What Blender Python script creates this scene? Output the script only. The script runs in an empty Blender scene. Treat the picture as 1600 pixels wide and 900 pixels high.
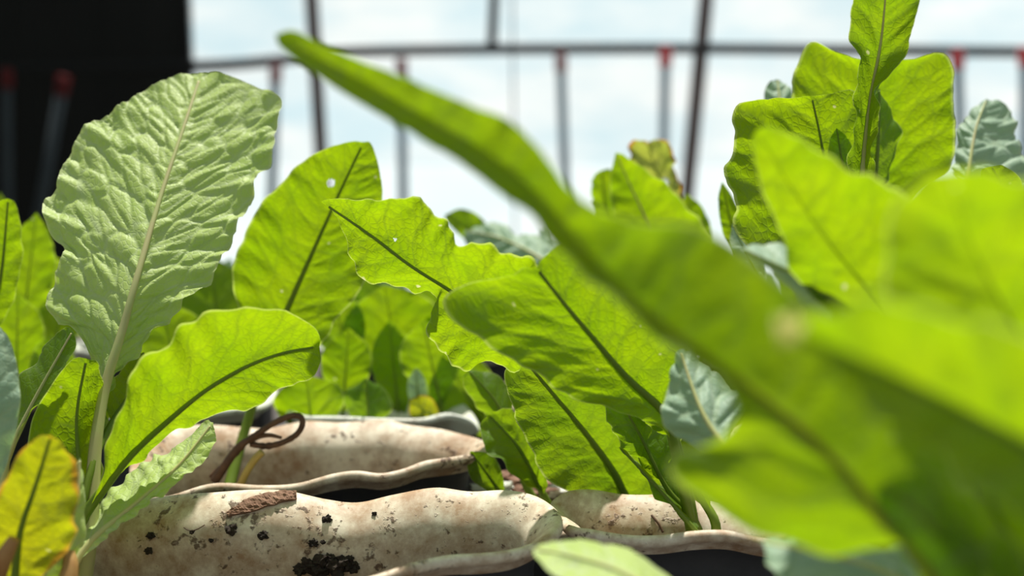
import bpy, math, random
import numpy as np
from mathutils import Vector, noise

# ------------------------------------------------------------------ camera, world, sun, exposure
SC = bpy.context.scene
COL = SC.collection
F = 35.0 / 36.0 * 1600.0
PITCH = math.radians(7.33)
CAM = Vector((0, 0, 1.0))
FW = Vector((0, math.cos(PITCH), -math.sin(PITCH)))
UP = Vector((0, math.sin(PITCH), math.cos(PITCH)))

cd = bpy.data.cameras.new('camera')
cam = bpy.data.objects.new('camera', cd)
COL.objects.link(cam)
cam.location = CAM
cam.rotation_euler = (math.radians(90) - PITCH, 0, 0)
cd.lens = 35.0
cd.sensor_width = 36.0
cd.clip_start = 0.01
cd.dof.use_dof = True
cd.dof.focus_distance = 0.472
cd.dof.aperture_fstop = 4.2
SC.camera = cam

world = bpy.data.worlds.new('sky')
SC.world = world
world.use_nodes = True
wn = world.node_tree.nodes
bg = wn['Background']
bg.inputs['Color'].default_value = (0.80, 0.93, 1.0, 1)
bg.inputs['Strength'].default_value = 0.37

sd = bpy.data.lights.new('sun', 'SUN')
sd.energy = 5.2
sd.angle = math.radians(1.6)
sd.color = (1.0, 0.96, 0.88)
sun = bpy.data.objects.new('sun', sd)
COL.objects.link(sun)
SUN_EL, SUN_AZ = math.radians(70), math.radians(8)      # high, from beyond the plants, a little to the right
sdir = Vector((math.sin(SUN_AZ) * math.cos(SUN_EL), math.cos(SUN_AZ) * math.cos(SUN_EL), math.sin(SUN_EL)))
sun.rotation_euler = sdir.to_track_quat('Z', 'Y').to_euler()
sun.location = sdir * 6

SC.view_settings.view_transform = 'Standard'
SC.view_settings.look = 'None'
SC.view_settings.exposure = 0.12
SC.view_settings.gamma = 1.0
SC.view_settings.use_curve_mapping = False


# ------------------------------------------------------------------ helpers
def at(x, y, d):
    """photo pixel + distance along the view axis -> place in the greenhouse"""
    return CAM + FW * d + Vector((1, 0, 0)) * ((x - 800) / F * d) + UP * ((450 - y) / F * d)


def at_np(x, y, d):
    fx = (x - 800) / F * d
    fy = (450 - y) / F * d
    out = np.empty(x.shape + (3,))
    out[..., 0] = fx
    out[..., 1] = FW.y * d + UP.y * fy
    out[..., 2] = CAM.z + FW.z * d + UP.z * fy
    return out


def tag(o, label=None, cat=None, group=None, kind=None):
    if label: o['label'] = label
    if cat: o['category'] = cat
    if group: o['group'] = group
    if kind: o['kind'] = kind
    return o


def empty(name, loc, label, cat, group=None):
    o = bpy.data.objects.new(name, None)
    o.empty_display_size = 0.02
    o.location = loc
    COL.objects.link(o)
    return tag(o, label, cat, group)


def link_mesh(name, verts, faces, mat, parent=None, smooth=True):
    me = bpy.data.meshes.new(name)
    me.from_pydata([tuple(v) for v in verts], [], [tuple(f) for f in faces])
    me.materials.append(mat)
    if smooth:
        me.polygons.foreach_set('use_smooth', [True] * len(me.polygons))
    me.update()
    o = bpy.data.objects.new(name, me)
    COL.objects.link(o)
    if parent is not None:
        o.parent = parent
        g = Vector(parent.location)
        p = parent.parent
        while p is not None:
            g = g + Vector(p.location)
            p = p.parent
        o.matrix_parent_inverse.identity()
        o.location = -g                      # meshes are written in world coordinates
    return o


def catmull(pts, n, closed=False):
    p = np.array(pts, float)
    if closed:
        q = np.vstack([p[-1:], p, p[:2]])
        segs = len(p)
    else:
        q = np.vstack([2 * p[0] - p[1], p, 2 * p[-1] - p[-2]])
        segs = len(p) - 1
    k = max(4, int(math.ceil(n * 2.0 / segs)))
    out = []
    for i in range(segs):
        a, b, c, d = q[i], q[i + 1], q[i + 2], q[i + 3]
        for j in range(k):
            t = j / k
            out.append(0.5 * (2 * b + (c - a) * t + (2 * a - 5 * b + 4 * c - d) * t * t + (3 * b - a - 3 * c + d) * t ** 3))
    out.append(q[-2] if not closed else q[1])
    return np.array(out)


def arc(c):
    s = np.r_[0, np.cumsum(np.linalg.norm(np.diff(c[:, :2], axis=0), axis=1))]
    return s / max(s[-1], 1e-9)


def interp(c, s, t):
    return np.stack([np.interp(t, s, c[:, k]) for k in range(c.shape[1])], 1)


def tube(name, path, radii, mat, parent=None, sides=8, cap=True, flat=1.0, upv=None):
    P = [Vector(p) for p in path]
    n = len(P)
    verts, faces = [], []
    ref = Vector(upv) if upv else Vector((0.13, -0.97, 0.2))
    for i in range(n):
        t = (P[min(i + 1, n - 1)] - P[max(i - 1, 0)])
        if t.length < 1e-9: t = Vector((0, 0, 1))
        t.normalize()
        a = t.cross(ref)
        if a.length < 1e-3: a = t.cross(Vector((1, 0.2, 0)))
        a.normalize()
        b = a.cross(t)
        r = radii[i] if hasattr(radii, '__len__') else radii
        for k in range(sides):
            w = 2 * math.pi * k / sides
            verts.append(P[i] + a * (math.cos(w) * r) + b * (math.sin(w) * r * flat))
    for i in range(n - 1):
        for k in range(sides):
            k2 = (k + 1) % sides
            faces.append((i * sides + k, i * sides + k2, (i + 1) * sides + k2, (i + 1) * sides + k))
    if cap:
        faces.append(tuple(range(sides - 1, -1, -1)))
        faces.append(tuple((n - 1) * sides + k for k in range(sides)))
    return link_mesh(name, verts, faces, mat, parent)


def box(name, lo, hi, mat, parent=None, bev=0.0):
    x0, y0, z0 = lo
    x1, y1, z1 = hi
    v = [(x0, y0, z0), (x1, y0, z0), (x1, y1, z0), (x0, y1, z0), (x0, y0, z1), (x1, y0, z1), (x1, y1, z1), (x0, y1, z1)]
    f = [(3, 2, 1, 0), (4, 5, 6, 7), (0, 1, 5, 4), (1, 2, 6, 5), (2, 3, 7, 6), (3, 0, 4, 7)]
    o = link_mesh(name, v, f, mat, parent, smooth=False)
    if bev:
        m = o.modifiers.new('bevel', 'BEVEL')
        m.width = bev
        m.segments = 2
    return o


# ------------------------------------------------------------------ materials
class NT:
    def __init__(self, name):
        self.m = bpy.data.materials.new(name)
        self.m.use_nodes = True
        self.t = self.m.node_tree
        self.t.nodes.clear()
        self.out = self.t.nodes.new('ShaderNodeOutputMaterial')

    def n(self, typ, **kw):
        nd = self.t.nodes.new(typ)
        for k, v in kw.items():
            if k.startswith('i_'):
                nd.inputs[k[2:].replace('_', ' ')].default_value = v
            else:
                setattr(nd, k, v)
        return nd

    def l(self, a, b):
        self.t.links.new(a, b)

    def math(self, op, a, b=None, clamp=False):
        nd = self.n('ShaderNodeMath', operation=op, use_clamp=clamp)
        for k, v in enumerate((a, b)):
            if v is None: continue
            if isinstance(v, (int, float)): nd.inputs[k].default_value = v
            else: self.l(v, nd.inputs[k])
        return nd.outputs[0]

    def ramp(self, fac, stops):
        nd = self.n('ShaderNodeValToRGB')
        e = nd.color_ramp.elements
        while len(e) < len(stops): e.new(0.5)
        for s, (p, c) in zip(e, stops):
            s.position = p
            s.color = (*c, 1) if len(c) == 3 else c
        self.l(fac, nd.inputs[0])
        return nd.outputs[0]

    def mix(self, fac, a, b, mode='MIX'):
        nd = self.n('ShaderNodeMix', data_type='RGBA', blend_type=mode)
        for k, v in ((0, fac), (6, a), (7, b)):
            if isinstance(v, (int, float)): nd.inputs[k].default_value = v
            elif isinstance(v, tuple): nd.inputs[k].default_value = (*v, 1)
            else: self.l(v, nd.inputs[k])
        return nd.outputs[2]


def leaf_material(name, dif, dif2, tra, tra2, trans=0.55, rough=0.5, dry=0.0, bump=0.35, vein_light=0.25, sheen=0.0, spec=0.18):
    m = NT(name)
    uv = m.n('ShaderNodeUVMap')
    uv.uv_map = 'UVMap'
    vein = m.n('ShaderNodeAttribute', attribute_name='vein')
    edge = m.n('ShaderNodeAttribute', attribute_name='edge')
    big = m.n('ShaderNodeTexNoise', i_Scale=38.0, i_Detail=4.0, i_Roughness=0.6)
    m.l(uv.outputs[0], big.inputs['Vector'])
    warp = m.n('ShaderNodeTexNoise', i_Scale=160.0, i_Detail=2.0)
    m.l(uv.outputs[0], warp.inputs['Vector'])
    wm = m.n('ShaderNodeVectorMath', operation='SCALE')
    m.l(warp.outputs['Color'], wm.inputs[0])
    wm.inputs['Scale'].default_value = 0.0035
    ad = m.n('ShaderNodeVectorMath', operation='ADD')
    m.l(uv.outputs[0], ad.inputs[0])
    m.l(wm.outputs[0], ad.inputs[1])
    vo = m.n('ShaderNodeTexVoronoi', feature='DISTANCE_TO_EDGE', i_Scale=300.0)
    m.l(ad.outputs[0], vo.inputs['Vector'])
    fine = m.n('ShaderNodeMapRange', interpolation_type='SMOOTHSTEP')
    m.l(vo.outputs['Distance'], fine.inputs['Value'])
    fine.inputs['From Min'].default_value = 0.0
    fine.inputs['From Max'].default_value = 0.16
    fine.inputs['To Min'].default_value = 1.0
    fine.inputs['To Max'].default_value = 0.0
    net = m.math('MAXIMUM', vein.outputs['Fac'], m.math('MULTIPLY', fine.outputs[0], 0.35), clamp=True)
    d = m.mix(big.outputs['Fac'], dif, dif2)
    d = m.mix(m.math('MULTIPLY', net, vein_light), d, (0.62, 0.72, 0.42))
    t = m.mix(m.ramp(big.outputs['Fac'], [(0.3, (0, 0, 0)), (0.7, (1, 1, 1))]), tra, tra2)
    t = m.mix(m.math('MULTIPLY', net, 0.55), t, tuple(0.36 * c for c in tra))
    mg = m.n('ShaderNodeAttribute', attribute_name='margin')
    mgm = m.ramp(mg.outputs['Fac'], [(0.962, (0, 0, 0)), (0.985, (1, 1, 1))])
    t = m.mix(m.math('MULTIPLY', mgm, 0.5), t, (0.72, 0.80, 0.22))
    d = m.mix(m.math('MULTIPLY', mgm, 0.6), d, (0.55, 0.62, 0.30))
    # small pale feeding marks
    sp = m.n('ShaderNodeTexVoronoi', i_Scale=55.0)
    m.l(ad.outputs[0], sp.inputs['Vector'])
    spm = m.ramp(sp.outputs['Distance'], [(0.035, (1, 1, 1)), (0.06, (0, 0, 0))])
    t = m.mix(m.math('MULTIPLY', spm, 0.75), t, (0.9, 0.85, 0.45))
    if dry:
        dn = m.n('ShaderNodeTexNoise', i_Scale=60.0, i_Detail=3.0)
        m.l(uv.outputs[0], dn.inputs['Vector'])
        e = m.math('ADD', edge.outputs['Fac'], m.math('MULTIPLY', m.math('SUBTRACT', dn.outputs['Fac'], 0.5), 0.5))
        dm = m.ramp(e, [(0.88, (0, 0, 0)), (1.08, (1, 1, 1))])
        dm = m.math('MULTIPLY', dm, dry)
        d = m.mix(dm, d, (0.35, 0.17, 0.05))
        t = m.mix(dm, t, (0.7, 0.28, 0.03))
    bp = m.n('ShaderNodeBump', i_Strength=bump, i_Distance=0.0006)
    h = m.math('ADD', m.math('MULTIPLY', fine.outputs[0], -0.6), m.math('MULTIPLY', warp.outputs['Fac'], 0.8))
    m.l(h, bp.inputs['Height'])
    pb = m.n('ShaderNodeBsdfPrincipled', i_Roughness=rough)
    pb.inputs['Specular IOR Level'].default_value = spec
    pb.inputs['Sheen Weight'].default_value = sheen
    pb.inputs['Sheen Roughness'].default_value = 0.4
    m.l(d, pb.inputs['Base Color'])
    m.l(bp.outputs[0], pb.inputs['Normal'])
    tr = m.n('ShaderNodeBsdfTranslucent')
    m.l(t, tr.inputs['Color'])
    m.l(bp.outputs[0], tr.inputs['Normal'])
    mx = m.n('ShaderNodeMixShader')
    mx.inputs[0].default_value = trans
    m.l(pb.outputs[0], mx.inputs[1])
    m.l(tr.outputs[0], mx.inputs[2])
    m.l(mx.outputs[0], m.out.inputs['Surface'])
    return m.m


def simple(name, col, rough=0.6, metal=0.0, col2=None, scale=30.0, bump=0.0, trans=0.0, coord='Object'):
    m = NT(name)
    tc = m.n('ShaderNodeTexCoord')
    nz = m.n('ShaderNodeTexNoise', i_Scale=scale, i_Detail=5.0, i_Roughness=0.62)
    m.l(tc.outputs[coord], nz.inputs['Vector'])
    pb = m.n('ShaderNodeBsdfPrincipled', i_Roughness=rough, i_Metallic=metal)
    c = m.mix(m.ramp(nz.outputs['Fac'], [(0.35, (0, 0, 0)), (0.68, (1, 1, 1))]), col, col2 or tuple(0.75 * k for k in col))
    m.l(c, pb.inputs['Base Color'])
    if bump:
        b = m.n('ShaderNodeBump', i_Strength=bump, i_Distance=0.002)
        m.l(nz.outputs['Fac'], b.inputs['Height'])
        m.l(b.outputs[0], pb.inputs['Normal'])
    sh = pb.outputs[0]
    if trans:
        tr = m.n('ShaderNodeBsdfTranslucent')
        m.l(c, tr.inputs['Color'])
        mx = m.n('ShaderNodeMixShader')
        mx.inputs[0].default_value = trans
        m.l(sh, mx.inputs[1])
        m.l(tr.outputs[0], mx.inputs[2])
        sh = mx.outputs[0]
    m.l(sh, m.out.inputs['Surface'])
    return m.m


def pot_material(name, clean=(0.74, 0.72, 0.62), stain=(0.42, 0.29, 0.19), amount=0.5):
    m = NT(name)
    tc = m.n('ShaderNodeTexCoord')
    co = tc.outputs['Object']
    n1 = m.n('ShaderNodeTexNoise', i_Scale=16.0, i_Detail=8.0, i_Roughness=0.66, i_Distortion=0.6)
    n2 = m.n('ShaderNodeTexNoise', i_Scale=90.0, i_Detail=6.0, i_Roughness=0.7)
    n3 = m.n('ShaderNodeTexNoise', i_Scale=260.0, i_Detail=3.0, i_Roughness=0.6)
    n4 = m.n('ShaderNodeTexNoise', i_Scale=28.0, i_Detail=7.0, i_Roughness=0.7, i_Distortion=1.2)
    for n in (n1, n2, n3, n4): m.l(co, n.inputs['Vector'])
    w = m.math('ADD', m.math('MULTIPLY', n1.outputs['Fac'], 0.56), m.math('MULTIPLY', n2.outputs['Fac'], 0.44))
    a = 0.62 - 0.2 * amount
    st = m.ramp(w, [(a - 0.05, (0, 0, 0)), (a + 0.02, (0.45, 0.45, 0.45)), (a + 0.12, (1, 1, 1))])
    c = m.mix(m.math('MULTIPLY', st, 0.8), clean, stain)
    # crusty soil splashes and specks
    w2 = m.math('ADD', m.math('MULTIPLY', n4.outputs['Fac'], 0.55), m.math('MULTIPLY', n3.outputs['Fac'], 0.45))
    sk = m.ramp(w2, [(0.56, (0, 0, 0)), (0.61, (1, 1, 1))])
    c = m.mix(m.math('MULTIPLY', sk, 0.85), c, (0.11, 0.06, 0.035))
    pb = m.n('ShaderNodeBsdfPrincipled', i_Roughness=0.5)
    pb.inputs['Specular IOR Level'].default_value = 0.35
    m.l(c, pb.inputs['Base Color'])
    h = m.math('ADD', m.math('MULTIPLY', sk, 1.0), m.math('MULTIPLY', n2.outputs['Fac'], 0.6))
    b = m.n('ShaderNodeBump', i_Strength=0.5, i_Distance=0.0008)
    m.l(h, b.inputs['Height'])
    m.l(b.outputs[0], pb.inputs['Normal'])
    m.l(pb.outputs[0], m.out.inputs['Surface'])
    return m.m


def film_material(name, clear, tint, white):
    m = NT(name)
    tc = m.n('ShaderNodeTexCoord')
    mp = m.n('ShaderNodeMapping')
    mp.inputs['Scale'].default_value = (1.0, 1.0, 2.6)
    m.l(tc.outputs['Object'], mp.inputs['Vector'])
    nz = m.n('ShaderNodeTexNoise', i_Scale=2.2, i_Detail=4.0, i_Roughness=0.55)
    m.l(mp.outputs[0], nz.inputs['Vector'])
    c = m.mix(m.ramp(nz.outputs['Fac'], [(0.35, (0, 0, 0)), (0.65, (1, 1, 1))]), tint, white)
    tr = m.n('ShaderNodeBsdfTranslucent')
    m.l(c, tr.inputs['Color'])
    tp = m.n('ShaderNodeBsdfTransparent')
    tp.inputs['Color'].default_value = (0.93, 0.97, 1, 1)
    mx = m.n('ShaderNodeMixShader')
    mx.inputs[0].default_value = clear
    m.l(tr.outputs[0], mx.inputs[1])
    m.l(tp.outputs[0], mx.inputs[2])
    gl = m.n('ShaderNodeBsdfGlossy', i_Roughness=0.25)
    mx2 = m.n('ShaderNodeMixShader')
    mx2.inputs[0].default_value = 0.06
    m.l(mx.outputs[0], mx2.inputs[1])
    m.l(gl.outputs[0], mx2.inputs[2])
    m.l(mx2.outputs[0], m.out.inputs['Surface'])
    return m.m


LEAF = leaf_material('leaf_green', (0.10, 0.20, 0.008), (0.15, 0.26, 0.012), (0.32, 0.54, 0.003), (0.45, 0.63, 0.004), 0.62, 0.5)
DEEP = leaf_material('leaf_deep_green', (0.08, 0.18, 0.012), (0.12, 0.24, 0.02), (0.26, 0.46, 0.005), (0.36, 0.52, 0.006), 0.58, 0.5)
PALE = leaf_material('leaf_pale', (0.42, 0.60, 0.10), (0.62, 0.74, 0.27), (0.34, 0.54, 0.03), (0.44, 0.62, 0.05), 0.32, 0.5, vein_light=0.85, sheen=0.15, spec=0.35)
GREY = leaf_material('leaf_grey_green', (0.30, 0.46, 0.30), (0.42, 0.57, 0.43), (0.25, 0.45, 0.12), (0.3, 0.5, 0.15), 0.30, 0.5, vein_light=0.5, sheen=0.4, spec=0.35)
GOLD = leaf_material('leaf_yellowing', (0.17, 0.21, 0.012), (0.24, 0.26, 0.02), (0.52, 0.58, 0.006), (0.66, 0.64, 0.01), 0.62, 0.5, dry=0.75)
DRYL = leaf_material('leaf_dry_tip', (0.22, 0.30, 0.08), (0.34, 0.34, 0.15), (0.50, 0.62, 0.04), (0.6, 0.6, 0.1), 0.5, 0.6, dry=1.0)
RIB = simple('midrib_green', (0.22, 0.34, 0.03), 0.45, col2=(0.28, 0.38, 0.05), scale=60, trans=0.45)
RIBP = simple('midrib_pale', (0.60, 0.64, 0.24), 0.5, col2=(0.62, 0.55, 0.26), scale=60, trans=0.2)
RIBR = simple('midrib_reddish', (0.34, 0.38, 0.03), 0.5, col2=(0.38, 0.26, 0.04), scale=50, trans=0.5)
POT = pot_material('planter_plastic_dirty', (0.90, 0.80, 0.63), (0.34, 0.165, 0.065), 0.86)
POTC = pot_material('planter_plastic_cleaner', (0.72, 0.74, 0.64), (0.42, 0.33, 0.22), 0.25)
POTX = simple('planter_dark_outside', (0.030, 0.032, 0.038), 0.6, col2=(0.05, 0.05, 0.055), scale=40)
SOIL = simple('soil', (0.018, 0.013, 0.010), 0.95, col2=(0.05, 0.034, 0.024), scale=140, bump=0.6)
BARK = simple('bark', (0.16, 0.075, 0.045), 0.85, col2=(0.34, 0.2, 0.13), scale=120, bump=0.6)
DRYST = simple('dry_stem', (0.06, 0.03, 0.018), 0.7, col2=(0.16, 0.08, 0.04), scale=90)
STRAW = simple('straw_stem', (0.50, 0.40, 0.10), 0.6, col2=(0.40, 0.26, 0.07), scale=80)
STEEL = simple('rusty_post', (0.10, 0.065, 0.06), 0.6, col2=(0.14, 0.10, 0.09), scale=12)
PIPE = simple('black_pipe', (0.012, 0.013, 0.015), 0.45, scale=10)
STAKE = simple('blue_grey_pole', (0.26, 0.33, 0.38), 0.5, col2=(0.32, 0.40, 0.43), scale=8)
RED = simple('red_clip', (0.70, 0.03, 0.04), 0.4, col2=(0.6, 0.05, 0.05), scale=20)
CURT = simple('black_curtain', (0.016, 0.017, 0.016), 0.9, col2=(0.026, 0.027, 0.024), scale=3)
BENCHM = simple('bench_boards', (0.07, 0.06, 0.055), 0.8, col2=(0.12, 0.10, 0.085), scale=18, bump=0.3)
GROUND = simple('earth_floor', (0.16, 0.13, 0.10), 0.95, col2=(0.26, 0.22, 0.18), scale=6, bump=0.4)
FILM = film_material('greenhouse_film', 0.25, (0.64, 0.82, 0.91), (0.92, 0.97, 0.99))
SKIRT = film_material('skirt_film', 0.12, (0.95, 0.98, 0.99), (0.99, 0.99, 0.99))

# ------------------------------------------------------------------ setting: floor, film wall, frame
fl = link_mesh('floor', [(-9, -4, 0), (9, -4, 0), (9, 11, 0), (-9, 11, 0)], [(0, 1, 2, 3)], GROUND, smooth=False)
tag(fl, 'bare brown earth floor of the greenhouse', 'floor', kind='structure')


def film_sheet(name, x0, x1, y, z0, z1, mat, amp, seed):
    nx, nz = 90, 26
    v, f = [], []
    for j in range(nz + 1):
        for i in range(nx + 1):
            x = x0 + (x1 - x0) * i / nx
            z = z0 + (z1 - z0) * j / nz
            w = noise.noise((x * 1.6 + seed, z * 0.8, seed)) + 0.5 * noise.noise((x * 4.3, z * 2.0 + seed, 3.1))
            v.append((x, y + amp * w - 0.27 * (z - 1.1), z))
    for j in range(nz):
        for i in range(nx):
            a = j * (nx + 1) + i
            f.append((a, a + 1, a + nx + 2, a + nx + 1))
    return link_mesh(name, v, f, mat)


wall = film_sheet('wall_back', -6, 6, 3.92, 0.0, 2.25, FILM, 0.02, 1.7)
tag(wall, 'clear bluish plastic film wall of the greenhouse', 'wall', kind='structure')
sk = film_sheet('trim_1', -6, 6, 3.83, 0.0, 0.98, SKIRT, 0.025, 5.2)
tag(sk, 'milky white skirt of plastic film along the foot of the wall', 'film skirt', kind='structure')


def post(name, pa, pb, d, r, mat, label, cat, group=None, z1=None, z0=0.0):
    a, b = at(*pa, d), at(*pb, d)
    b = CAM + (b - CAM) * (a.y / b.y)
    t = (b - a)
    def to_z(z): return a + t * ((z - a.z) / t.z)
    lo = to_z(z0)
    hi = to_z(z1) if z1 is not None else a
    o = tube(name, [lo, lo.lerp(hi, 0.33), lo.lerp(hi, 0.66), hi], r, mat, sides=14)
    return tag(o, label, cat, group)


post('greenhouse_post', (487, 0), (501, 230), 3.46, 0.024, STEEL, 'thin rust-brown steel post right of the black curtain', 'post', z1=2.05)
post('greenhouse_post', (1103, 0), (1074, 300), 3.45, 0.026, STEEL, 'leaning rust-brown steel post crossing the black pipe', 'post', z1=2.05)
post('roof_strut', (772, 0), (768, 82), 3.42, 0.017, PIPE, 'dark strut rising from the middle of the black pipe', 'strut', z1=2.05, z0=at(768, 78, 3.42).z)
post('wire', (800, 0), (803, 220), 3.52, 0.004, STAKE, 'thin grey wire hanging beside the dark strut', 'wire', z1=2.05)

pp = [(-700, 118), (-200, 112), (100, 108), (320, 103), (430, 95), (520, 83), (640, 79), (770, 77), (920, 76), (1100, 76), (1300, 78), (1600, 81), (1900, 80), (2400, 84)]
pc = catmull([tuple(at(x, y, 3.38)) for x, y in pp], 60)
pipe = tube('water_pipe', pc, 0.019, PIPE, sides=12)
tag(pipe, 'long black pipe running level along the film wall', 'pipe')

stakes = [(10, 115, 12, 330, 0), (99, 126, 62, 330, 0), (431, 104, 425, 300, 1), (627, 99, 630, 300, 2), (876, 88, 883, 290, 3),
          (1040, 80, 1037, 220, 4), (1496, 84, 1500, 200, 5), (1601, 80, 1601, 200, 6)]
slab = ['blue-grey pole with dim red cap farthest along the black curtain', 'leaning blue-grey pole with dim red cap before the black curtain',
        'blue-grey pole with faded red cap between the curtain and the brown post', 'blue-grey pole with faded cap just right of the thin brown post',
        'blue-grey pole with faded cap right of the dark strut', 'blue-grey pole with bright red cap beside the leaning brown post',
        'blue-grey pole with bright red cap behind the tall upright lettuce', 'blue-grey pole with red cap at the far end of the pipe']
for x, y, x2, y2, k in stakes:
    d = 3.25 if x != 99 else 3.17
    a, b = at(x, y, d), at(x2, y2, d)
    b = CAM + (b - CAM) * (a.y / b.y)
    t = b - a
    lo = a + t * (-a.z / t.z)
    e = empty('support_pole', lo, slab[(k + 1) if k else (0 if x < 50 else 1)], 'pole', 'capped support poles along the film wall')
    tube('pole', [lo, lo.lerp(a, 0.5), a + (b - a) * 0.02], 0.0165, STAKE, e, sides=12)
    u = (a - b).normalized()
    tube('cap', [a - u * 0.05, a - u * 0.045, a + u * 0.012, a + u * 0.016], [0.018, 0.021, 0.021, 0.016], RED if k in (4, 5, 6, 0) else simple('faded_cap', (0.42, 0.20, 0.20), 0.5, col2=(0.5, 0.3, 0.28)), e, sides=14)

# black curtain: a heavy sheet with soft folds
v, f = [], []
cx0, cx1 = at(-900, 100, 3.5).x, at(314, 60, 3.5).x
NX, NZ = 140, 12
for j in range(NZ + 1):
    z = 1.95 * j / NZ
    for i in range(NX + 1):
        x = cx0 + (cx1 - cx0) * i / NX - (0.02 * (j / NZ) if i == NX else 0)
        v.append((x, 3.50 + 0.022 * math.sin(x * 21 + 0.7 * math.sin(z * 2)) + 0.01 * math.sin(x * 47), z))
for j in range(NZ):
    for i in range(NX):
        a = j * (NX + 1) + i
        f.append((a, a + 1, a + NX + 2, a + NX + 1))
cu = link_mesh('blackout_curtain', v, f, CURT)
mo = cu.modifiers.new('thickness', 'SOLIDIFY')
mo.thickness = 0.004
tag(cu, 'black blackout curtain hanging before the film wall', 'curtain')

m = NT('shade_net')
pbn = m.n('ShaderNodeBsdfDiffuse')
pbn.inputs['Color'].default_value = (0.014, 0.015, 0.014, 1)
tpn = m.n('ShaderNodeBsdfTransparent')
mxn = m.n('ShaderNodeMixShader')
mxn.inputs[0].default_value = 0.24
m.l(pbn.outputs[0], mxn.inputs[1])
m.l(tpn.outputs[0], mxn.inputs[2])
m.l(mxn.outputs[0], m.out.inputs['Surface'])
v, f = [], []
nx0, nx1 = at(-900, 100, 3.08).x, at(315, 60, 3.08).x
for j in range(NZ + 1):
    z = 1.95 * j / NZ
    for i in range(NX + 1):
        x = nx0 + (nx1 - nx0) * i / NX
        v.append((x, 3.07 + 0.012 * math.sin(x * 17 + 1 + 0.5 * math.sin(z * 3)), z))
for j in range(NZ):
    for i in range(NX):
        a = j * (NX + 1) + i
        f.append((a, a + 1, a + NX + 2, a + NX + 1))
tag(link_mesh('shade_net', v, f, m.m), 'fine black shade net hanging in front of the capped poles', 'shade net')

# ------------------------------------------------------------------ bench and planters
ZR = 0.838
ZB = 0.724
be = empty('grow_bench', (0, 0.85, 0), 'low dark plank bench carrying the wavy planters', 'bench')
nb = 12
for i in range(nb):
    y0 = 0.14 + i * 0.125
    box('plank', (-1.3, y0, ZB - 0.028), (1.3, y0 + 0.119, ZB - 0.001), BENCHM, be, 0.003)
for sx in (-1.2, 1.2):
    box('rail', (sx - 0.03, 0.14, ZB - 0.085), (sx + 0.03, 1.63, ZB - 0.028), BENCHM, be, 0.003)
    for sy in (0.2, 1.57):
        box('leg', (sx - 0.03, sy - 0.03, 0), (sx + 0.03, sy + 0.03, ZB - 0.085), BENCHM, be, 0.003)

OUTER = [(0.0125, 0.112), (0.0120, 0.060), (0.0124, 0.034), (0.0128, 0.021), (0.0118, 0.0152), (0.0085, 0.0108), (0.0040, 0.0062), (0.0005, 0.0046), (-0.0012, 0.0028), (-0.0010, 0.0008)]
INNER = [(0.0008, -0.0006), (0.0035, 0.0002), (0.0085, 0.0034), (0.0132, 0.0080), (0.0156, 0.0128), (0.0161, 0.019), (0.0157, 0.034), (0.0153, 0.058), (0.0153, 0.075)]


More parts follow.
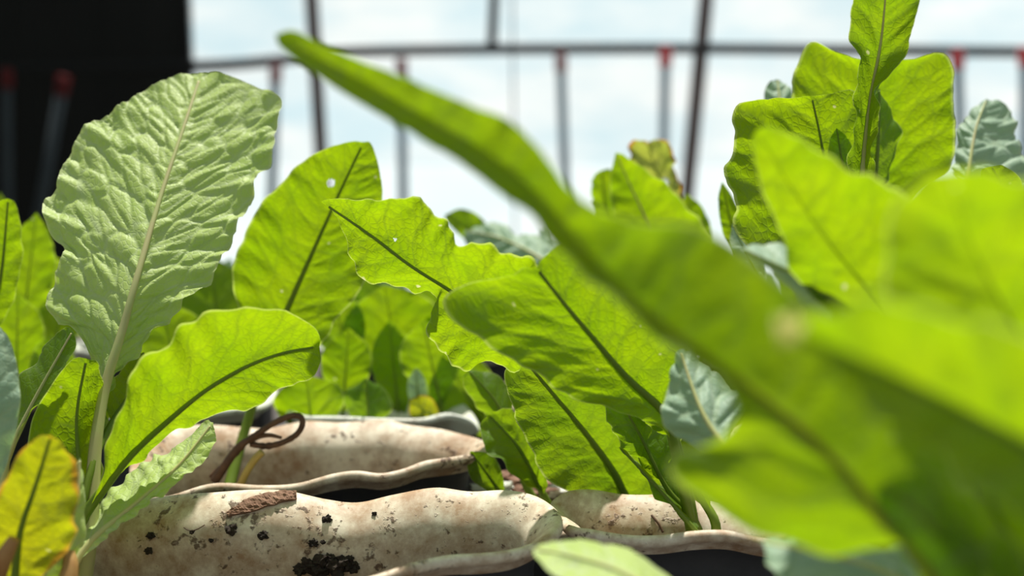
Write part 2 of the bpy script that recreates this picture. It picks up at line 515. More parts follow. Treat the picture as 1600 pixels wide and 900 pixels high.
def planter(pts, label, mat=POT, soil_drop=0.036, group='wavy-rimmed planters on the bench', n=220, heap=0.0, seed=1):
    """pts: closed rim loop in world coordinates"""
    c = catmull([tuple(p) for p in pts], n, closed=True)[:-1]
    s = np.r_[0, np.cumsum(np.linalg.norm(np.diff(np.vstack([c, c[:1]]), axis=0), axis=1))]
    cc = np.vstack([c, c[:1]])
    t = np.linspace(0, s[-1], n, endpoint=False)
    R = np.stack([np.interp(t, s, cc[:, k]) for k in range(3)], 1)
    zm = R[:, 2].mean()
    ctr = R.mean(0)
    # principal axis of the plan gives the spine of the trough
    q = R[:, :2] - ctr[:2]
    w, vec = np.linalg.eigh(q.T @ q)
    ax = vec[:, 1]
    nr = vec[:, 0]
    la = (q @ ax)
    ln = (q @ nr)
    hl = (la.max() - la.min()) / 2
    hw = (ln.max() - ln.min()) / 2
    mid = (la.max() + la.min()) / 2
    midn = (ln.max() + ln.min()) / 2
    sl = np.clip(la, mid - max(hl - hw, 0.004), mid + max(hl - hw, 0.004))
    sp = ctr[:2] + np.outer(sl, ax) + midn * nr
    dv = sp - R[:, :2]
    dist = np.linalg.norm(dv, axis=1)
    dirv = dv / dist[:, None]
    k = 7
    dirv = sum(np.roll(dirv, j, 0) for j in range(-k, k + 1))
    dirv /= np.linalg.norm(dirv, axis=1)[:, None]
    prof = OUTER + INNER
    verts, faces = [], []
    for (ins, dr) in prof:
        bl = min(1.0, max(0.0, dr / 0.05))
        lim = np.minimum(ins, dist * 0.8)
        p = R[:, :2] + dirv * lim[:, None]
        z = (R[:, 2] * (1 - bl) + zm * bl) - dr
        if dr > 0.1: z[:] = ZB
        verts += [(p[i, 0], p[i, 1], z[i]) for i in range(n)]
    for j in range(len(prof) - 1):
        for i in range(n):
            i2 = (i + 1) % n
            faces.append((j * n + i, j * n + i2, (j + 1) * n + i2, (j + 1) * n + i))
    faces.append(tuple(range(n - 1, -1, -1)))
    e = empty('planter', (float(ctr[0]), float(ctr[1]), ZB), label, 'planter', group)
    o = link_mesh('trough', verts, faces, mat, e)
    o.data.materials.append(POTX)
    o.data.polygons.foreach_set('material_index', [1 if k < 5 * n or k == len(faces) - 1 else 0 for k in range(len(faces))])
    # soil
    rings = 14
    ins = 0.0145
    wall_p = R[:, :2] + dirv * np.minimum(ins + 0.0015, dist * 0.8)[:, None]
    sv, sf = [], []
    for j in range(rings + 1):
        fr = j / rings
        for i in range(n):
            x, y = sp[i] * (1 - fr) + wall_p[i] * fr
            b = 0.006 * noise.noise((x * 45, y * 45, seed)) + 0.0035 * noise.noise((x * 160, y * 160, seed * 2.0)) + 0.002 * noise.noise((x * 420, y * 420, seed))
            sv.append((x, y, zm - soil_drop + b * (1.0 if fr < 0.95 else 0.5) + heap * (1 - fr * fr)))
    for j in range(rings):
        for i in range(n):
            i2 = (i + 1) % n
            sf.append((j * n + i, j * n + i2, (j + 1) * n + i2, (j + 1) * n + i))
    link_mesh('soil', sv, sf, SOIL, e)
    return e


def loop_px(lst):
    return [at(*p) for p in lst]


def loop_oval(x0, x1, d0, d1, seed, zr=ZR, amp=0.005):
    """rounded trough between two pixel columns and two distances, rim at height zr"""
    dm = (d0 + d1) / 2
    cx = ((x0 + x1) / 2 - 800) / F * dm
    hx = (x1 - x0) / 2 / F * dm
    ym = dm / math.cos(PITCH) * 1.0 - 0.02
    # forward ground distance for a point at height zr: y = (d + (zr-1)*sin)/cos
    ya = (d0 - (1 - zr) * math.sin(PITCH)) / math.cos(PITCH)
    yb = (d1 - (1 - zr) * math.sin(PITCH)) / math.cos(PITCH)
    yc, hy = (ya + yb) / 2, (yb - ya) / 2
    rnd = random.Random(seed)
    ph = rnd.uniform(0, 6)
    out = []
    N = 40
    for i in range(N):
        a = 2 * math.pi * i / N
        ca, sa = math.cos(a), math.sin(a)
        x = cx + hx * math.copysign(abs(ca) ** 0.6, ca)
        y = yc + hy * math.copysign(abs(sa) ** 0.75, sa)
        z = zr + amp * math.sin(2 * math.pi * (x / 0.062) + ph) * (0.7 + 0.3 * sa)
        out.append((x, y, z))
    return out


pot_a = planter(loop_px([
    (130, 800, .485), (180, 790, .483), (270, 775, .482), (340, 770, .48), (400, 766, .48), (450, 768, .48), (510, 781, .48), (560, 786, .48),
    (615, 774, .48), (680, 763, .48), (735, 769, .48), (790, 767, .478), (832, 774, .474), (862, 790, .465), (876, 812, .45),
    (866, 834, .436), (825, 856, .422), (765, 867, .414), (700, 872, .41), (640, 885, .402), (575, 906, .392), (480, 928, .385), (380, 936, .382),
    (280, 926, .384), (180, 936, .386), (90, 926, .395), (30, 900, .41), (20, 855, .44), (60, 815, .47)]),
    'dirty cream plastic planter with wavy rim and bark flake', soil_drop=0.04, seed=3)
pot_b = planter(loop_px([
    (862, 786, .50), (885, 769, .503), (925, 766, .503), (970, 773, .502), (1015, 774, .502), (1065, 771, .50), (1110, 783, .50), (1160, 794, .495), (1220, 800, .49), (1262, 815, .475),
    (1272, 838, .455), (1235, 847, .447), (1190, 843, .445), (1135, 832, .447), (1085, 833, .446), (1030, 840, .443), (975, 839, .444), (920, 830, .45), (889, 824, .457),
    (872, 806, .48)]),
    'cream planter holding the arching lettuce beside the bark-flaked planter', soil_drop=0.033, seed=8)
pot_c = planter(loop_px([
    (255, 778, .505), (331, 758, .513), (406, 761, .513), (462, 758, .514), (519, 743, .516), (556, 738, .518), (594, 742, .518), (631, 735, .522), (669, 722, .53), (720, 714, .54), (755, 706, .553),
    (766, 695, .572), (750, 687, .592), (717, 678, .60), (687, 671, .605), (640, 665, .608), (600, 657, .612), (533, 661, .612), (477, 659, .612), (420, 670, .608), (380, 668, .607), (330, 665, .606),
    (270, 668, .603), (222, 690, .58), (205, 728, .55), (218, 765, .52)]),
    'wavy cream planter with a dried curled stem hanging inside', soil_drop=0.036, seed=5)
pot_d = planter([at(*p) for p in [(470, 650, .63), (530, 652, .632), (600, 655, .63), (660, 655, .635), (700, 647, .642), (735, 656, .64), (747, 669, .645), (740, 650, .67), (715, 625, .70), (660, 612, .71), (590, 612, .712), (520, 612, .712), (470, 618, .705), (445, 635, .67)]],
    'cream planter half hidden by the bright lettuces behind', POTC, seed=11)
pot_e = planter(loop_oval(110, 425, .635, .735, 4), 'pale planter end showing behind the thin green stalk', POTC, seed=12)
pot_f = planter(loop_oval(1130, 1540, .53, .63, 5), 'planter hidden under the tall upright lettuce', seed=13)
pot_g = planter(loop_oval(1230, 2100, .225, .315, 6), 'planter under the large blurred foreground lettuce', seed=14)
pot_h = planter(loop_oval(775, 905, .525, .60, 7, zr=0.806, amp=0.003), 'low planter heaped with reddish bark mulch', soil_drop=0.02, heap=0.016, seed=15)
pot_i = planter(loop_oval(-420, -10, .40, .50, 8), 'planter holding the grey-green leaf and the bright blurred lettuce', seed=16)
pot_j = planter(loop_oval(-250, 80, .64, .74, 9), 'planter under the lettuce before the black curtain', seed=17)
pot_k = planter(loop_oval(780, 1110, .65, .75, 10), 'planter under the lettuce with brown curled leaf', seed=18)
backs = [(-300, 60), (100, 440), (480, 820), (860, 1200), (1240, 1600), (1640, 2000)]
for i, (a, b) in enumerate(backs):
    planter(loop_oval(a, b, .84, .95, 20 + i), 'cream wavy planter in the back row under leafy lettuces', POTC, seed=30 + i, n=120)

# ------------------------------------------------------------------ leaves
def voro(a, b, seeds):
    n = a.size
    F1 = np.full(n, 1e9)
    F2 = np.full(n, 1e9)
    for (sx, sy) in seeds:
        d = (a - sx) ** 2 + (b - sy) ** 2
        m = d < F1
        F2 = np.where(m, F1, np.minimum(F2, d))
        F1 = np.where(m, d, F1)
    return np.sqrt(F1), np.sqrt(F2)


LN = [0]


def leaf(plant, M, L, R, mat=None, rib=None, dl=0.0, dr=0.0, n=(60, 34), crinkle=0.0006, cell=0.009, frill=0.0025, fw=0.03,
         ribr=(0.0022, 0.0005), holes=(), proj=0.5, stem=True, spacing=0.018, jag=0.0, bow=0.0, label=None, ctrl=None):
    """M: midrib pixels with distance, base to tip; L, R: the two margins in pixels, base to tip;
    dl, dr: how far the margins lie behind (+) or before (-) the midrib"""
    mat = mat or LEAF
    rib = rib or RIB
    LN[0] += 1
    rs = np.random.RandomState(LN[0] * 7 + 3)
    nr, nc = n
    nc += nc % 2
    mc = catmull(M, 120)
    ms = arc(mc)
    t = np.linspace(0, 1, nr + 1)
    t = 0.5 * t + 0.5 * (1 - (1 - t) ** 1.35)
    mid = interp(mc, ms, t)

    def side(E):
        pts = [tuple(M[0][:2])] + [tuple(p[:2]) for p in E] + [tuple(M[-1][:2])]
        c = catmull(pts, 200)
        s = arc(c)
        if len(E[0]) == 3:                      # margin points that name their place along the midrib
            k = np.linspace(0, len(pts) - 1, len(c))
            s = np.interp(k, np.arange(len(pts)), [0] + [p[2] for p in E] + [1])
        elif proj > 0:
            dd = ((c[:, None, :] - mc[None, :, :2]) ** 2).sum(2)
            pr = ms[dd.argmin(1)]
            pr[0], pr[-1] = 0, 1
            pr = np.maximum.accumulate(pr)
            s = (1 - proj) * s + proj * pr
            s = np.maximum.accumulate(s + np.arange(len(s)) * 1e-7)
            s = (s - s[0]) / (s[-1] - s[0])
        return interp(c, s, t)
    le, re = side(L), side(R)
    if jag:
        for e in (le, re):
            ph = rs.uniform(0, 6, 3)
            w = jag * (0.6 * np.sin(t * 55 + ph[0]) + 0.4 * np.sin(t * 93 + ph[1])) * np.sin(np.pi * t) ** 0.5
            dv = e - mid[:, :2]
            ln = np.linalg.norm(dv, axis=1) + 1e-6
            e += dv / ln[:, None] * w[:, None]
    u = np.linspace(-1, 1, nc + 1)
    au = np.abs(u)
    X = np.empty((nr + 1, nc + 1)); Y = X.copy(); D = X.copy()
    env = np.sin(np.pi * np.clip(t, 0, 1)) ** 0.6
    for j in range(nc + 1):
        e = le if u[j] < 0 else re
        X[:, j] = mid[:, 0] * (1 - au[j]) + e[:, 0] * au[j]
        Y[:, j] = mid[:, 1] * (1 - au[j]) + e[:, 1] * au[j]
        off = dl if u[j] < 0 else dr
        if isinstance(off, list):
            off = np.interp(t, [q[0] for q in off], [q[1] for q in off])
        D[:, j] = mid[:, 2] + env * (off * au[j] ** 1.25 + bow * (au[j] - au[j] ** 2) * 4)
    P = at_np(X, Y, D)
    # metric coordinates on the blade
    seg = np.linalg.norm(np.diff(P[:, nc // 2], axis=0), axis=1)
    bl = np.r_[0, np.cumsum(seg)]
    length = bl[-1]
    aw = np.zeros_like(X)
    h = nc // 2
    for j in range(h + 1, nc + 1):
        aw[:, j] = aw[:, j - 1] + np.linalg.norm(P[:, j] - P[:, j - 1], axis=1)
    for j in range(h - 1, -1, -1):
        aw[:, j] = aw[:, j + 1] - np.linalg.norm(P[:, j] - P[:, j + 1], axis=1)
    bb = np.repeat(bl[:, None], nc + 1, 1)
    width = max(aw.max(), -aw.min(), 0.004)
    # normals
    gt = np.gradient(P, axis=0)
    gu = np.gradient(P, axis=1)
    N = np.cross(gu, gt)
    nl = np.linalg.norm(N, axis=2)
    N /= np.maximum(nl, 1e-12)[..., None]
    # lateral veins leave the midrib and curve towards the tip
    wob = 0.25 * np.sin(aw * 210 + LN[0]) + 0.15 * np.sin(bb * 130 + LN[0] * 2)
    ph = (bb - 0.55 * np.abs(aw) - 6.0 * aw ** 2 * 0) / spacing + wob * 0.5 + np.where(aw < 0, 0.4, 0)
    fr = np.abs(ph - np.round(ph)) * spacing
    lat = np.clip(1 - fr / 0.0011, 0, 1) * np.clip(np.abs(aw) / 0.001, 0, 1)
    cnt = int(min(420, max(12, 2.6 * width * length / (cell * cell))))
    sd_ = np.stack([rs.uniform(-width * 1.1, width * 1.1, cnt), rs.uniform(-0.02 - width, length + 0.01, cnt)], 1)
    skew = bb - 0.55 * np.abs(aw)
    F1, F2 = voro((aw * 0.75).ravel(), (skew * 1.25).ravel(), sd_ * np.array([0.75, 1.25]))
    e = ((F2 - F1) / cell).reshape(X.shape)
    puff = np.clip(e / 0.55, 0, 1)
    puff = puff * puff * (3 - 2 * puff)
    net = np.clip(1 - e / 0.14, 0, 1) * 0.75
    vein = np.clip(np.maximum(lat, net), 0, 1)
    big = 1 - np.clip(fr / (spacing * 0.5), 0, 1) ** 0.8
    disp = crinkle * (puff - 0.5) - crinkle * 1.3 * big * np.clip(np.abs(aw) / 0.004, 0, 1)
    disp *= (np.clip(np.abs(aw) / 0.003, 0, 1))
    # wavy margin
    p0 = rs.uniform(0, 6, 4)
    fq = length / fw
    for sgn in (-1, 1):
        wv = 0.65 * np.sin(2 * np.pi * fq * t + p0[0] + sgn) + 0.35 * np.sin(2 * np.pi * fq * 2.3 * t + p0[1] * sgn)
        msk = (np.sign(u) == sgn)
        disp[:, msk] += (frill * wv * np.sin(np.pi * t) ** 0.7)[:, None] * (au[msk] ** 3)[None, :]
    P2 = P + N * disp[..., None]
    # holes
    drop = np.zeros((nr, nc), bool)
    for (hx, hy, hr) in holes:
        dd = np.hypot(X - hx, Y - hy)
        band = (dd < hr * 1.5) & (dd > 1e-3)
        k = np.where(dd < hr, 1.0, hr / np.maximum(dd, 1e-6))
        inside = dd < hr
        q = inside[:-1, :-1] & inside[1:, :-1] & inside[:-1, 1:] & inside[1:, 1:]
        cxm = (X[:-1, :-1] + X[1:, 1:]) / 2
        cym = (Y[:-1, :-1] + Y[1:, 1:]) / 2
        drop |= np.hypot(cxm - hx, cym - hy) < hr
    verts = P2.reshape(-1, 3)
    idx = np.arange((nr + 1) * (nc + 1)).reshape(nr + 1, nc + 1)
    quads = np.stack([idx[:-1, :-1], idx[:-1, 1:], idx[1:, 1:], idx[1:, :-1]], -1)[~drop]
    me = bpy.data.meshes.new('leaf')
    me.vertices.add(len(verts))
    me.vertices.foreach_set('co', verts.ravel())
    nq = len(quads)
    me.loops.add(nq * 4)
    me.loops.foreach_set('vertex_index', quads.ravel())
    me.polygons.add(nq)
    me.polygons.foreach_set('loop_start', np.arange(nq) * 4)
    me.polygons.foreach_set('loop_total', np.full(nq, 4))
    me.polygons.foreach_set('use_smooth', np.ones(nq, bool))
    uvl = me.uv_layers.new(name='UVMap')
    uvc = np.stack([aw.ravel() + LN[0] * 0.31, bb.ravel() + LN[0] * 0.17], 1)[quads.ravel()]
    uvl.data.foreach_set('uv', uvc.ravel())
    at1 = me.attributes.new('vein', 'FLOAT', 'POINT')
    at1.data.foreach_set('value', vein.ravel())
    at2 = me.attributes.new('edge', 'FLOAT', 'POINT')
    ed = np.maximum(np.repeat(au[None, :], nr + 1, 0), np.repeat((t ** 3)[:, None], nc + 1, 1))
    at2.data.foreach_set('value', ed.ravel())
    at3 = me.attributes.new('margin', 'FLOAT', 'POINT')
    at3.data.foreach_set('value', np.repeat(au[None, :], nr + 1, 0).ravel())
    me.update(calc_edges=True)
    me.validate()
    me.materials.append(mat)
    o = bpy.data.objects.new('leaf', me)
    COL.objects.link(o)
    o.parent = plant
    o.location = -Vector(plant.location)
    if label: o['label'] = label
    # midrib with its stalk down to the plant's heart
    path = [Vector(p) for p in P2[:, h]]
    rad = [ribr[1] + (ribr[0] - ribr[1]) * (1 - k) ** 1.7 for k in t]
    cut = int(len(path) * 0.97)
    path, rad = path[:cut], rad[:cut]
    if stem:
        b0 = Vector(plant.location)
        m0 = path[0]
        tg = (path[0] - path[3]).normalized()
        c1 = m0 + tg * ((m0 - b0).length * 0.45)
        st = [(b0 * (1 - k) ** 2 + c1 * 2 * k * (1 - k) + m0 * k * k) for k in np.linspace(0, 1, 9)[:-1]]
        path = st + path
        rad = [ribr[0] * (1.35 - 0.35 * k / 8) for k in range(8)] + rad
    rb = tube('midrib', path, rad, rib, None, sides=8, flat=0.8)
    rb.parent = o
    rb.location = (0, 0, 0)
    return o


def oval(plant, base, tip, w, mat=None, bend=0.0, wide=0.6, **kw):
    """generic blade between two pixel places; w: half width in pixels"""
    b = np.array(base, float)
    tpt = np.array(tip, float)
    ax = tpt[:2] - b[:2]
    ln = np.linalg.norm(ax)
    nrm = np.array([-ax[1], ax[0]]) / ln
    M, L, R = [], [], []
    for k in np.linspace(0, 1, 7):
        c = b * (1 - k) + tpt * k
        c[:2] += nrm * bend * math.sin(math.pi * k)
        M.append(tuple(c))
        if 0 < k < 1:
            ww = w * (math.sin(math.pi * k ** (math.log(0.5) / math.log(wide))) ** 0.75)
            L.append(tuple(c[:2] - nrm * ww))
            R.append(tuple(c[:2] + nrm * ww))
    kw.setdefault('ribr', (0.0013, 0.0003))
    return leaf(plant, M, L, R, mat, **kw)


PG = 'lettuces growing in the planters'


def plant(px, py, d, label, z=None, group=PG):
    p = at(px, py, d)
    if z is not None: p.z = z
    return empty('lettuce_plant', p, label, 'lettuce', group)


ZS = ZR - 0.040
# ---- lettuce with the large pale leaf
p1 = plant(112, 905, .44, 'lettuce with one large pale crinkled leaf beside the bark-flaked planter', ZS)
leaf(p1, [(142, 800, .452), (150, 690, .460), (165, 602, .468), (190, 520, .475), (215, 430, .484), (250, 310, .506), (285, 205, .530), (315, 114, .556)],
     [(150, 620), (138, 550), (108, 507), (76, 486), (79, 442), (99, 402), (96, 380), (75, 360), (67, 318), (87, 292), (95, 262), (118, 222), (137, 188), (166, 180), (200, 155), (240, 131), (285, 114)],
     [(172, 610), (200, 565), (245, 516), (292, 470), (332, 430), (346, 408), (372, 350), (394, 312), (400, 275), (421, 258), (430, 225), (428, 205), (441, 160), (426, 143), (400, 134), (362, 118), (335, 112)],
     PALE, RIBP, dl=0.014, dr=0.010, n=(230, 160), crinkle=0.0011, cell=0.0064, frill=0.003, fw=0.022, ribr=(0.0036, 0.0008), spacing=0.019, jag=2.0, bow=0.004,
     label='large pale crinkled leaf with light midrib')
leaf(p1, [(142, 790, .447), (200, 716, .444), (260, 660, .442), (320, 611, .440), (380, 575, .440), (440, 552, .441), (499, 541, .445)],
     [(158, 745), (172, 690), (193, 622), (214, 572), (236, 553), (260, 536), (282, 506), (312, 500), (345, 484), (400, 480), (450, 490), (489, 510), (500, 528)],
     [(190, 742), (240, 702), (282, 672), (330, 650), (386, 642), (420, 620), (455, 603), (485, 592), (501, 566)],
     LEAF, RIB, dl=-0.032, dr=0.012, n=(150, 90), crinkle=0.0004, cell=0.010, frill=0.002, ribr=(0.0024, 0.0006), jag=1.5)
leaf(p1, [(118, 880, .432), (150, 838, .436), (220, 780, .444), (280, 726, .452), (333, 660, .462)],
     [(125, 850), (150, 795), (190, 748), (228, 722), (240, 706), (266, 706), (290, 682), (322, 656)],
     [(150, 852), (190, 816), (225, 792), (240, 780), (286, 745), (320, 716), (336, 690)],
     PALE, RIBP, dl=0.02, dr=-0.004, n=(110, 60), crinkle=0.001, cell=0.008, frill=0.002, fw=0.018, ribr=(0.0018, 0.0005), jag=1.5)
leaf(p1, [(95, 905, .432), (122, 760, .452), (120, 650, .456), (135, 560, .445)],
     [(70, 800), (44, 720), (50, 655), (80, 602), (110, 565)],
     [(142, 790), (163, 705), (166, 625), (155, 570)], LEAF, RIB, dl=-0.005, dr=0.028, ribr=(0.002, 0.0006))
leaf(p1, [(22, 690, .455), (62, 610, .458), (114, 517, .462)],
     [(22, 640), (30, 595), (62, 548), (100, 512)], [(38, 660), (80, 612), (116, 550)], DEEP, RIBP, dl=0.01, dr=-0.005, ribr=(0.0015, 0.0005))
leaf(p1, [(22, 915, .385), (32, 830, .378), (55, 760, .372), (80, 680, .365)],
     [(-10, 900), (-25, 850), (-2, 772), (25, 717), (52, 690)], [(60, 905), (108, 855), (122, 795), (118, 742), (102, 698)], GOLD, RIB, dl=-0.006, dr=-0.004, ribr=(0.0018, 0.0006),
     label='yellowing leaf with orange dried margin', n=(80, 40))
leaf(p1, [(45, 920, .395), (95, 850, .40), (120, 780, .405), (125, 715, .41)], [(60, 860), (95, 790), (110, 740)], [(110, 900), (130, 830), (136, 760)], PALE, RIBP, dl=0.0, dr=0.01, ribr=(0.0015, 0.0005))
leaf(p1, [(175, 660, .47), (205, 610, .485), (225, 550, .50)], [(165, 630), (180, 590), (205, 560)], [(200, 650), (225, 610), (232, 575)], DEEP, RIB, ribr=(0.0015, 0.0005))

p1b = plant(-60, 900, .43, 'lettuce with a grey-green leaf left of the yellowing leaf', ZS)
leaf(p1b, [(-40, 800, .405), (-22, 690, .405), (-8, 600, .408), (-6, 505, .415)], [(-90, 760), (-80, 650), (-50, 550)], [(2, 745), (22, 690), (31, 622), (28, 572), (14, 530)], GREY, RIBP, dl=0.01, dr=0.005)
leaf(p1b, [(-30, 560, .57), (0, 440, .565), (13, 310, .555)], [(-40, 450), (-30, 360), (-6, 318)], [(20, 470), (30, 430), (34, 365), (24, 320)], LEAF, RIB, dl=-0.01, dr=0.0)

# ---- lettuce behind with the hole
p2 = plant(345, 772, .56, 'lettuce with broad yellow-green leaf pierced by a small hole', ZS + 0.003)
leaf(p2, [(402, 610, .595), (425, 540, .592), (450, 480, .588), (490, 390, .58), (530, 302, .572), (568, 222, .565)],
     [(395, 570), (376, 495), (362, 432), (370, 398), (400, 330), (430, 296), (470, 255), (510, 232), (545, 222)],
     [(460, 570), (505, 535), (530, 492), (560, 460), (576, 420), (594, 352), (598, 302), (590, 255), (579, 224)],
     LEAF, RIB, dl=-0.012, dr=-0.006, n=(170, 110), crinkle=0.0005, cell=0.011, frill=0.002, holes=[(517, 286, 6.5)], ribr=(0.0026, 0.0006), jag=1.5, label='broad yellow-green leaf with a small round hole')
p2b = plant(285, 640, .685, 'dim green lettuce behind the large pale crinkled leaf', ZS)
oval(p2b, (290, 635, .68), (250, 470, .68), 60, LEAF)
oval(p2b, (350, 625, .70), (330, 400, .72), 70, DEEP)
oval(p2b, (280, 640, .675), (330, 560, .665), 35, GREY)

# ---- lettuce arching from the right-hand planter
p3 = plant(1092, 826, .478, 'lettuce with a pointed arching leaf in the cream planter', ZR - 0.032)
leaf(p3, [(1052, 680, .462), (1035, 645, .462), (950, 600, .460), (840, 548, .457), (760, 492, .455), (700, 452, .455), (640, 414, .455), (580, 368, .457), (502, 315, .462)],
     [(1020, 672), (950, 622), (880, 582), (825, 566), (800, 578), (770, 567), (742, 579), (710, 572), (685, 548), (670, 515), (668, 487), (682, 470), (650, 453), (600, 448), (562, 430), (545, 402), (541, 370), (522, 338)],
     [(1030, 600), (960, 530), (900, 455), (835, 411), (800, 396), (760, 383), (725, 382), (692, 346), (666, 318), (640, 310), (600, 311), (560, 314), (525, 310)],
     LEAF, RIB, dl=0.018, dr=-0.030, n=(210, 110), crinkle=0.00045, cell=0.008, frill=0.0028, fw=0.02, proj=0.8, ribr=(0.0026, 0.0006), jag=1.0, holes=[(617, 375, 2.5)],
     label='sharply focused arching leaf with pointed tip')
leaf(p3, [(1052, 690, .445), (1038, 645, .438), (980, 590, .425), (920, 520, .412), (870, 460, .402), (838, 418, .396)],
     [(1020, 660), (950, 640), (880, 612), (830, 580), (780, 548), (735, 520), (702, 496), (692, 466), (725, 450), (772, 438), (803, 430), (818, 418)],
     [(1062, 630), (1078, 560), (1070, 500), (1040, 440), (980, 400), (930, 382), (880, 380), (856, 396)],
     LEAF, RIB, dl=-0.015, dr=-0.004, n=(120, 80), crinkle=0.0005, cell=0.012, frill=0.003, ribr=(0.0024, 0.0007), jag=1.5)
leaf(p3, [(1075, 800, .468), (1040, 760, .468), (1000, 680, .466), (960, 608, .464)], [(1030, 760), (985, 715), (955, 672), (945, 640), (943, 612)],
     [(1085, 770), (1070, 730), (1062, 690), (1040, 650), (1000, 618)], DEEP, RIB, dl=0.004, dr=0.012, n=(90, 50), crinkle=0.0014, cell=0.007, frill=0.003, fw=0.015, ribr=(0.0016, 0.0005), jag=1.5)
leaf(p3, [(1086, 828, .455), (1030, 765, .455), (967, 698, .455)], [(1068, 818), (1010, 752)], [(1092, 815), (1044, 764)], DEEP, RIB, dl=0.004, dr=0.03, ribr=(0.0012, 0.0004), n=(40, 16))
leaf(p3, [(1110, 800, .47), (1060, 720, .48), (1050, 640, .49), (1040, 560, .50)], [(1040, 740), (1020, 660), (1020, 600)], [(1110, 720), (1090, 640), (1060, 580)], LEAF, RIB, dr=-0.01)

p3b = plant(880, 775, .56, 'lettuce of broad drooping leaves in the bark-mulched planter', 0.79)
leaf(p3b, [(978, 775, .54), (956, 732, .53), (912, 672, .515), (870, 622, .50), (828, 572, .488)],
     [(945, 785), (882, 765), (850, 742), (820, 682), (796, 622), (790, 578)], [(1032, 770), (1022, 722), (985, 662), (942, 622), (882, 586)],
     DEEP, RIB, dl=-0.012, dr=-0.006, n=(110, 70), ribr=(0.0024, 0.0008), crinkle=0.0005)
leaf(p3b, [(850, 775, .545), (812, 702, .54), (764, 648, .545)], [(800, 735), (762, 702), (752, 668)], [(846, 712), (832, 672), (795, 640)], DEEP, RIB, dl=-0.01, dr=-0.012, n=(60, 40), crinkle=0.0014)
leaf(p3b, [(815, 740, .56), (782, 640, .56), (732, 578, .56)], [(770, 680), (738, 625), (722, 592)], [(805, 690), (802, 620), (770, 582)], DEEP, RIB, dl=0.01, dr=0.01)
oval(p3b, (790, 780, .55), (735, 705, .545), 24, DEEP)

# ---- tall upright lettuce, right
p5 = plant(1350, 640, .575, 'tall upright lettuce with broad overlapping leaves', ZS)
leaf(p5, [(1330, 440, .515), (1300, 320, .51), (1283, 220, .505), (1268, 150, .498)],
     [(1245, 430), (1190, 400), (1152, 362), (1152, 332), (1136, 292), (1133, 265), (1150, 238), (1144, 200), (1150, 166), (1180, 156), (1222, 156)],
     [(1385, 400), (1362, 330), (1350, 250), (1348, 200), (1342, 160), (1334, 140), (1302, 147)], LEAF, RIB, dl=-0.02, dr=0.0, n=(120, 80), crinkle=0.0006, frill=0.003, jag=2.0)
leaf(p5, [(1380, 420, .575), (1375, 300, .57), (1370, 200, .562), (1372, 98, .55)],
     [(1330, 350), (1280, 280), (1242, 205), (1235, 152), (1246, 102), (1267, 66), (1300, 79), (1342, 92)],
     [(1412, 330), (1450, 292), (1482, 268), (1493, 215), (1489, 150), (1490, 112), (1473, 83), (1432, 92), (1402, 95)], LEAF, RIB, dl=-0.015, dr=-0.015, n=(120, 90), crinkle=0.0005, frill=0.002, jag=1.0)
leaf(p5, [(1342, 330, .48), (1350, 240, .478), (1360, 150, .47), (1377, 60, .46), (1388, -60, .44)],
     [(1331, 300), (1331, 230), (1341, 140), (1336, 80), (1331, 30), (1338, -40)], [(1362, 290), (1366, 220), (1374, 140), (1402, 100), (1422, 60), (1435, 10), (1428, -35)],
     DEEP, RIBP, dl=-0.012, dr=-0.012, n=(90, 40), ribr=(0.0024, 0.0004), label='narrow leaf standing upright above the rest')
leaf(p5, [(1362, 320, .53), (1372, 225, .525), (1374, 138, .53)], [(1340, 290), (1345, 220), (1360, 160)], [(1392, 268), (1406, 225), (1397, 180), (1382, 150)], DEEP, RIB, dl=0.0, dr=0.012)
oval(p5, (1322, 290, .51), (1307, 200, .505), 18, LEAF)
leaf(p5, [(1505, 340, .56), (1514, 265, .57), (1525, 200, .585), (1542, 154, .60)], [(1500, 300), (1488, 248), (1498, 202), (1520, 166)], [(1620, 345), (1612, 275), (1592, 215), (1583, 176), (1562, 156)],
     GREY, RIBP, dl=0.01, dr=0.005, n=(100, 60), crinkle=0.0016, cell=0.008, label='grey-green leaf with pale midrib')
leaf(p5, [(1600, 350, .50), (1572, 302, .50), (1549, 260, .50)], [(1555, 315), (1534, 285), (1534, 266)], [(1602, 312), (1592, 280), (1570, 259)], LEAF, RIB)
leaf(p5, [(1225, 210, .60), (1219, 165, .605), (1215, 124, .615)], [(1203, 180), (1194, 148), (1202, 128)], [(1240, 175), (1236, 142), (1226, 126)], GREY, RIBP, crinkle=0.0016)
oval(p5, (1160, 430, .60), (1128, 284, .60), 16, LEAF)
oval(p5, (1200, 470, .56), (1145, 350, .58), 22, GREY)

# ---- lettuce with brown curled leaf, centre behind
p6 = plant(1010, 620, .70, 'lettuce with a brown-edged curled leaf behind the foreground leaf', ZS)
leaf(p6, [(1040, 440, .69), (1012, 350, .69), (985, 290, .685), (962, 238, .68)], [(965, 410), (958, 335), (954, 280)], [(1112, 410), (1096, 352), (1062, 310), (1004, 262)], LEAF, RIBP, dl=0.0, dr=-0.02, ribr=(0.0018, 0.0004))
leaf(p6, [(1062, 420, .73), (1042, 310, .73), (1022, 258, .725), (1012, 222, .715)], [(1015, 330), (1000, 290), (984, 250), (989, 221)], [(1082, 380), (1068, 312), (1056, 262), (1046, 222)], DRYL, RIB, dl=-0.01, dr=0.0,
     holes=[(1040, 285, 7), (1034, 296, 5)], crinkle=0.002, frill=0.008, fw=0.02, n=(80, 60), label='leaf with brown dried curled tip and a hole')
leaf(p6, [(975, 420, .73), (948, 335, .73), (940, 266, .725)], [(935, 360), (924, 302), (928, 275)], [(985, 360), (972, 300), (956, 266)], LEAF, RIB, jag=2)
